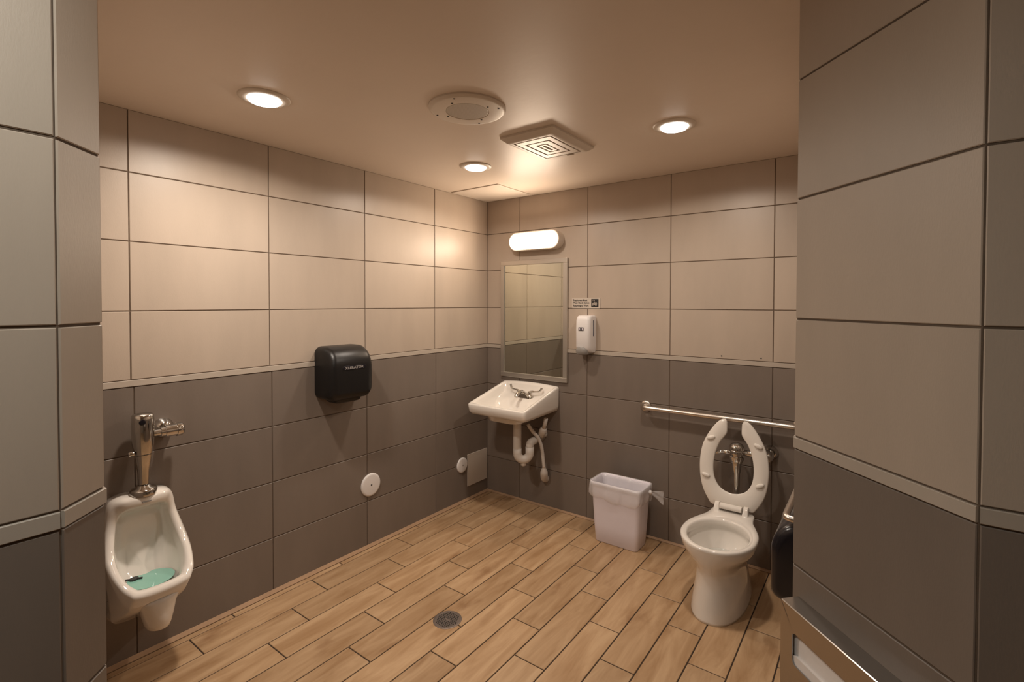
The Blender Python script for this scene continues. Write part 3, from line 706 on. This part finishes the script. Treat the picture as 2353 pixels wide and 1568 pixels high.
TR = [tring(0.0006, foot), tring(0.012, ell(0.133, 0.291, -0.418, 2.3)), tring(0.06, ell(0.128, 0.280, -0.420, 2.2)), tring(0.14, ell(0.119, 0.258, -0.415, 2.1)), tring(0.20, ell(0.117, 0.250, -0.415)), tring(0.235, ell(0.122, 0.258, -0.418)),
      tring(0.27, ell(0.143, 0.272, -0.425)), tring(0.305, mixf(ell(0.163, 0.285, -0.43), outl(0.93), 0.5)), tring(0.335, outl(0.965)), tring(0.362, outl(1.0)), tring(0.372, outl(1.0)), tring(ZR-0.003, outl(1.0, 0, 0.003)), tring(ZR, outl(1.0, 0, 0.010)),
      tring(ZR, ell(0.160, 0.196, -0.515)), tring(ZR-0.003, ell(0.153, 0.189, -0.515)), tring(ZR-0.012, ell(0.149, 0.185, -0.515)), tring(ZR-0.040, ell(0.150, 0.186, -0.515)), tring(ZR-0.048, ell(0.156, 0.192, -0.515)), tring(ZR-0.075, ell(0.152, 0.188, -0.513)),
      tring(0.26, ell(0.125, 0.160, -0.50)), tring(0.21, ell(0.090, 0.120, -0.485)), tring(0.185, ell(0.06, 0.08, -0.47)), tring(0.175, ell(0.02, 0.03, -0.46))]
bowl = part('bowl', loft(TR), PORC, t, smooth=True)
part('water', loft([tring(0.232, ell(0.100, 0.133, -0.49)), tring(0.233, ell(0.100, 0.133, -0.49))]), CLEARW, t)
for s in (-1, 1): part('bolt_cap', lathe((TXC+s*0.110, -0.33, 0.0), (0, 0, 1), [(0.0006, 0.019), (0.012, 0.018), (0.022, 0.012), (0.026, 0.001)], 16), PORC, t, smooth=True)
# raised seat: u lateral, v up the seat from the hinge
SB = Vector((TXC-0.010, -0.170, 0.392)); sv = Vector((0, 0.055, 0.510)).normalized(); su = Vector((1, 0, 0)); sn = su.cross(sv)   # sn faces the room
if sn.y > 0: sn = -sn
SO = [(0.020, 0.500), (0.045, 0.511)]
half_o = [(0.052, 0.508), (0.074, 0.503), (0.105, 0.474), (0.147, 0.410), (0.178, 0.335), (0.190, 0.240), (0.182, 0.140), (0.160, 0.070), (0.128, 0.018), (0.118, 0.002)]
half_i = [(0.041, 0.490), (0.040, 0.462), (0.041, 0.428), (0.052, 0.408), (0.079, 0.368), (0.102, 0.302), (0.111, 0.232), (0.104, 0.165), (0.078, 0.116), (0.040, 0.091), (0, 0.083)]
ho = catmull([(a, b_, 0) for a, b_ in half_o], 4); hi = catmull([(a, b_, 0) for a, b_ in half_i], 4)
nseg = 44
def resamp(L, n):
    d = [0]
    for a, b_ in zip(L, L[1:]): d.append(d[-1]+(b_-a).length)
    out = []
    for k in range(n+1):
        s = d[-1]*k/n; i = 0
        while i < len(d)-2 and d[i+1] < s: i += 1
        f = (s-d[i])/max(1e-9, d[i+1]-d[i]); out.append(L[i].lerp(L[i+1], f))
    return out
ho_full = resamp(ho+[Vector((0, 0.0, 0))], nseg); hi_r = resamp(hi, nseg)
def spt(u, v, h): return SB+su*u+sv*v+sn*h
cross = []
for s in (1, -1):
    cc = []
    for o_, i_ in zip(ho_full, hi_r):
        w_ = (o_-i_); L_ = w_.length; e = w_/L_
        r_e = min(0.006, L_*0.2); ring = []
        for f, h in ((0, 0.004), (0.0, 0.010), (r_e, 0.0145), (L_*0.5, 0.0165), (L_-r_e, 0.0145), (L_, 0.010), (L_, 0.004), (L_-r_e, -0.002), (L_*0.5, -0.006), (r_e, -0.002)):
            p = i_+e*f; ring.append(spt(p.x*s, p.y, h-0.004))
        cc.append(ring)
    cross.append(cc)
sb = loft(cross[0]+cross[1][::-1][1:], True, True)
seat = part('seat', sb, SEATM, t, sharp=60)
for (u_0, v_0, tl) in ((-0.128, 0.388, 0.35), (0.132, 0.378, -0.35), (-0.150, 0.165, -0.2), (0.146, 0.160, 0.45)):
    rings = []
    for h, k in ((0.010, 1.0), (0.018, 0.95), (0.022, 0.7), (0.023, 0.05)):
        rings.append([spt(u_0+(0.026*k*math.cos(a)*math.cos(tl)-0.0125*k*math.sin(a)*math.sin(tl)), v_0+(0.026*k*math.cos(a)*math.sin(tl)+0.0125*k*math.sin(a)*math.cos(tl)), h) for a in [2*PI*q_/18 for q_ in range(18)]])
    part('bumper', loft(rings), SEATM, seat, smooth=True)
hz = 0.402
part('hinge_cover', loft([[Vector((x, -0.200+0.020*math.cos(a), hz+0.004+0.017*math.sin(a))) for a in [2*PI*q_/20 for q_ in range(20)]] for x in (TXC-0.068, TXC+0.050)]), SEATM, t, sharp=50)
for s in (-1, 1):
    xx = TXC-0.009+s*0.078
    part('hinge_post', loft([[Vector((v.x, v.y, ZR-0.0005)) for v in rrect(xx, -0.195, 0.017, 0.026, 0.008, 0)], [Vector((v.x, v.y, hz+0.004)) for v in rrect(xx, -0.190, 0.014, 0.018, 0.008, 0)], [Vector((v.x, v.y, hz+0.018)) for v in rrect(xx, -0.183, 0.012, 0.011, 0.006, 0)]]), SEATM, t, sharp=50)

# toilet flush valve
VX, VY = 2.003, -0.105
t = thing('toilet_flush_valve', (VX, VY, 0.38), 'chrome flush valve on the wall behind the raised seat', 'flush valve')
part('valve_body', lathe((VX, VY, 0.38), (0, 0, 1), [(0.27, 0.021), (0.275, 0.036), (0.290, 0.040), (0.300, 0.040), (0.305, 0.033), (0.315, 0.033), (0.318, 0.040), (0.335, 0.041), (0.340, 0.038), (0.343, 0.041), (0.360, 0.040), (0.372, 0.032), (0.380, 0.016), (0.382, 0.001)], 32), CHROME, t, sharp=45)
part('vacuum_tube', lathe((VX, VY, 0.38), (0, 0, 1), [(0.03, 0.0165), (0.14, 0.0175), (0.20, 0.019), (0.225, 0.025), (0.262, 0.026), (0.265, 0.031), (0.285, 0.031), (0.287, 0.02)], 24), CHROME, t, sharp=45)
part('spud', lathe((VX, VY-0.005, 0.375), (0, 0, 1), [(0.006, 0.034), (0.022, 0.034), (0.028, 0.026), (0.040, 0.022), (0.042, 0.016)], 24), CHROME, t, sharp=45)
part('flush_handle', tube(bend([(VX-0.035, VY, 0.70), (VX-0.075, VY-0.01, 0.70), (VX-0.115, VY-0.03, 0.690)], 0.01), [0.013]*2+[0.009]*7+[0.008], 12), CHROME, t, smooth=True)
part('supply_pipe', tube([(VX+0.03, VY, 0.708), (VX+0.165, VY, 0.708)], 0.018, 20), CHROME, t, smooth=True)
part('stop_valve', lathe((VX+0.165, -0.002, 0.708), (0, -1, 0), [(0.02, 0.020), (0.075, 0.020), (0.076, 0.030), (0.115, 0.030), (0.13, 0.026), (0.138, 0.012), (0.139, 0.001)], 24), CHROME, t, sharp=45)
part('escutcheon', lathe((VX+0.165, 0, 0.708), (0, -1, 0), [(0.0004, 0.042), (0.004, 0.042), (0.016, 0.034), (0.026, 0.029), (0.027, 0.018)], 32), CHROME, t, sharp=45)

# ------------------------------------------------------------------ grab bars
def grab(name, pts, rad, br, label, flanges):
    t = thing(name, flanges[0][0], label, 'grab bar')
    part('bar', tube(bend(pts, br, 8), rad, 20), BARM, t, smooth=True)
    for c, ax in flanges:
        part('flange', lathe(c, ax, [(0.0004, 0.038), (0.004, 0.038), (0.009, 0.036), (0.012, 0.028), (0.012, 0.012)], 32), BARM, t, sharp=50)
grab('grab_bar', [(1.402, -0.004, 0.886), (1.402, -0.057, 0.886), (2.318, -0.057, 0.886), (2.318, -0.004, 0.886)], 0.0155, 0.03, 'long steel grab bar on the back wall behind the toilet', [((1.402, 0, 0.886), (0, -1, 0)), ((2.318, 0, 0.886), (0, -1, 0))])
grab('grab_bar', [(XR-0.004, -1.395, 0.886), (XR-0.066, -1.395, 0.886), (XR-0.066, -0.35, 0.886), (XR-0.004, -0.35, 0.886)], 0.0105, 0.028, 'steel grab bar end showing past the right pillar above a black dispenser', [((XR, -1.395, 0.886), (-1, 0, 0)), ((XR, -0.35, 0.886), (-1, 0, 0))])

# toilet paper dispenser (black, on the right wall)
t = thing('paper_roll_dispenser', (XR, -1.21, 0.58), 'black rounded toilet paper dispenser low beside the right pillar', 'dispenser')
def tprof(s):
    z0, z1 = 0.585+s, 0.845-s; x1 = 0.118-s
    pts = [(0.0005, z0)]
    for (a0, cx_, cz_, r) in ((-PI/2, x1-0.025, z0+0.025, 0.025),):
        for k in range(6): a = a0+k*PI/2/5; pts.append((cx_+r*math.cos(a), cz_+r*math.sin(a)))
    r = 0.085
    for k in range(9): a = k*PI/2/8; pts.append((x1-r+r*math.cos(a), z1-r*1.3+r*1.3*math.sin(a)))
    pts.append((0.0005, z1)); return [(x, z+(0.030*(x/0.118)-0.030)*max(0, min(1, (0.70-z)/0.11))) for x, z in pts]
rings = [[Vector((XR-x, y, z)) for x, z in tprof(s)] for y, s in ((-1.345, 0.025), (-1.340, 0.010), (-1.328, 0.002), (-1.315, 0.0), (-1.10, 0.0), (-1.085, 0.004), (-1.078, 0.025))]
part('cover', loft(rings), BLACKP, t, sharp=60)
part('back_housing', loft([[Vector((XR-x, y, z)) for x, z in tprof(-0.004)] for y in (-1.076, -1.060)]), SMOKE, t, sharp=60)

# ------------------------------------------------------------------ steel seat-cover dispenser on the right jamb
jt = Vector((1, -1, 0)).normalized(); jn = Vector((-1, -1, 0)).normalized(); JD = Vector((D[0], D[1], 0))
def J(s, o, z): return JD+jt*s+jn*o+Vector((0, 0, z))
t = thing('seat_cover_dispenser', tuple(J(0.225, 0, 0.53)), 'brushed steel box with white paper showing, on the right pillar', 'dispenser')
s0, s1, dz, zb, zt = 0.020, 0.425, 0.050, 0.535, 0.833
def jslab(pts, o0, o1): return loft([[J(s, o0, z) for s, z in pts], [J(s, o1, z) for s, z in pts]])
# front panel with a rounded window: outer and inner loops
w0, w1, wz0, wz1 = 0.063, 0.360, 0.695, 0.774
def rr2(a0, a1, c0, c1, r, n=5):
    out = []
    for (sx_, sz_, st, cx_, cz_) in ((1, 1, 0, a1-r, c1-r), (-1, 1, PI/2, a0+r, c1-r), (-1, -1, PI, a0+r, c0+r), (1, -1, 1.5*PI, a1-r, c0+r)):
        for k in range(n+1): a = st+k*PI/2/n; out.append((cx_+r*math.cos(a), cz_+r*math.sin(a)))
    return out
of = rr2(s0, s1, zb, zt, 0.003); inn = rr2(w0, w1, wz0, wz1, 0.012)
fb = loft([[J(s, 0.0005, z) for s, z in of], [J(s, dz-0.002, z) for s, z in of], [J(s, dz, z) for s, z in rr2(s0+0.002, s1-0.002, zb+0.002, zt-0.002, 0.003)], [J(s, dz, z) for s, z in inn], [J(s, dz-0.003, z) for s, z in inn]], False, False)
shell = part('shell', fb, STEEL, t, sharp=40)
part('paper_pack', jslab(rr2(w0-0.02, w1+0.02, wz0-0.03, wz1-0.012, 0.02), 0.004, dz-0.012), PAPER, t, label='white folded paper')
part('paper_pack', jslab(rr2(w0-0.01, w1+0.01, wz0-0.04, wz0+0.022, 0.02), dz-0.0118, dz-0.0045), PAPER, t, label='front leaf of white paper')
part('inner_box', jslab(rr2(s0+0.004, s1-0.004, zb+0.004, zt-0.004, 0.003), 0.0005, 0.0035), DARK, t)

# ------------------------------------------------------------------ waste bin and liner
BX, BYc = 1.300, -0.178
t = thing('waste_bin', (BX, BYc, 0), 'pale rectangular plastic waste bin between sink and toilet', 'bin')
def brect(hx_, hy_, r, z, n=5): return rrect(BX, BYc, hx_, hy_, r, z, n)
part('body', loft([brect(0.146, 0.078, 0.025, 0.0006), brect(0.149, 0.081, 0.027, 0.006), brect(0.158, 0.088, 0.028, 0.12), brect(0.172, 0.096, 0.03, 0.36), brect(0.174, 0.098, 0.03, 0.380), brect(0.180, 0.103, 0.032, 0.384), brect(0.181, 0.104, 0.032, 0.397), brect(0.178, 0.101, 0.030, 0.400), brect(0.173, 0.096, 0.028, 0.397), brect(0.170, 0.093, 0.028, 0.38), brect(0.155, 0.085, 0.026, 0.10), brect(0.144, 0.076, 0.02, 0.008)]), LAV, t, sharp=60)
def lrect(hx_, hy_, r, z, amp, zamp, seed, bx=0.0):
    ring = rrect(BX, BYc, hx_, hy_, r, z, 8); res = []
    m = len(ring)
    dense = []
    for i in range(m):
        p, q_ = ring[i], ring[(i+1) % m]; L = (p-q_).length; s = max(1, int(L/0.012))
        for k in range(s): dense.append(p.lerp(q_, k/s))
    n = len(dense)
    for i, p in enumerate(dense):
        a = 2*PI*i/n; w_ = math.sin(7*a+seed)+0.6*math.sin(17*a+seed*2.1)+0.5*math.sin(31*a+seed*3.7)
        d = (p-Vector((BX, BYc, p.z))).normalized()
        q_ = p+d*(amp*w_+abs(amp)*0.9); q_.z += zamp*math.sin(3*a+seed)+zamp*0.5*math.sin(9*a+seed)
        res.append(q_)
    return res
base = [(0.130, 0.063, 0.02, 0.09, 0.002, 0.01, 1.0), (0.142, 0.072, 0.02, 0.22, 0.003, 0.004, 2.0), (0.160, 0.086, 0.028, 0.37, 0.0015, 0.001, 2.2), (0.176, 0.099, 0.03, 0.4025, 0.0006, 0.0, 2.3), (0.1835, 0.1065, 0.033, 0.402, 0.0006, 0.0, 2.3), (0.184, 0.107, 0.033, 0.375, 0.002, 0.002, 2.5), (0.181, 0.106, 0.033, 0.335, 0.004, 0.006, 2.9), (0.179, 0.106, 0.033, 0.310, 0.0045, 0.010, 3.3), (0.175, 0.103, 0.033, 0.295, 0.003, 0.010, 3.4)]
# keep equal vertex counts by sampling one ring template
tmpl = lrect(0.18, 0.10, 0.03, 0.4, 0, 0, 0); NL = len(tmpl)
def lring(hx_, hy_, r, z, amp, zamp, seed):
    res = []
    for i in range(NL):
        p = tmpl[i]; sx_ = (p.x-BX)/0.18*hx_; sy_ = (p.y-BYc)/0.10*hy_
        a = 2*PI*i/NL; w_ = math.sin(7*a+seed)+0.6*math.sin(17*a+seed*2.1)+0.5*math.sin(31*a+seed*3.7)
        d = Vector((sx_, sy_, 0)).normalized(); v = Vector((BX+sx_, BYc+sy_, z))+d*(amp*w_+abs(amp)*1.2)
        v.z += zamp*math.sin(3*a+seed)+zamp*0.5*math.sin(9*a+seed); res.append(v)
    return res
t = thing('bin_liner', (BX, BYc, 0.09), 'clear crumpled plastic liner folded over the rim of the bin', 'bag')
part('film', loft([lring(*b_) for b_ in base], True, False), LINER, t, smooth=True)
kb = bmesh.new()
P0 = Vector((BX+0.186, BYc+0.02, 0.368))
lathe(P0, (1, 0.1, -0.1), [(-0.004, 0.004), (0.006, 0.014), (0.016, 0.013), (0.022, 0.006)], 10, kb)
part('knot', kb, WPLAS, t, smooth=True)
tb = bmesh.new(); rows = []
for i in range(6):
    f = i/5; rows.append([P0+Vector((0.018+0.072*f, 0.02*f, -0.002-0.012*f))+Vector((0, 0.004*math.sin(k*1.9+i), (k-3)*(0.004+0.0105*f)-0.012*f)) for k in range(7)])
loft(rows, False, False, tb, closed=False)
part('loose_tail', tb, LINER, t, smooth=True)

# ------------------------------------------------------------------ floor drain
t = thing('floor_drain', (0.945, -1.434, 0), 'round perforated metal floor drain set in the planks', 'drain')
dp = part('rim', lathe((0.945, -1.434, 0), (0, 0, 1), [(-0.002, 0.071), (0.0012, 0.071), (0.0022, 0.069), (0.0022, 0.064), (0.0012, 0.063)], 48), DRAINM, t, sharp=40)
part('strainer', lathe((0.945, -1.434, 0), (0, 0, 1), [(0.0002, 0.0635), (0.0014, 0.0635), (0.0016, 0.001)], 48), DRAINM, t, sharp=40)
holes = bmesh.new()
for i in range(-5, 6):
    for j in range(-5, 6):
        x, y = i*0.0108+(0.0054 if j % 2 else 0), j*0.0098
        if x*x+y*y > 0.056**2 or (abs(x) < 0.016 and abs(y) < 0.007): continue
        box(0.945+x-0.0034, 0.945+x+0.0034, -1.434+y-0.0031, -1.434+y+0.0031, 0.0012, 0.00205, bm=holes)
part('strainer_holes', holes, DARK, t)['kind'] = 'stuff'
for s in (-1, 1): part('screw', lathe((0.945+s*0.036, -1.434-s*0.036, 0.0016), (0, 0, 1), [(0, 0.0045), (0.0012, 0.004), (0.0014, 0.001)], 12), CHROME, t)

# old screw holes in the back wall tiles
for i, x in enumerate((1.887, 2.110)):
    single('wall_plug', lathe((x, 0, 1.2575), (0, -1, 0), [(0.0001, 0.0045), (0.0008, 0.0045), (0.0010, 0.001)], 10), RUBBER, (x, 0, 1.2575), ('left one of two tiny dark screw plugs above the band over the toilet', 'right one of two tiny dark screw plugs above the band over the toilet')[i], 'screw plug', 'old screw plugs above the band')
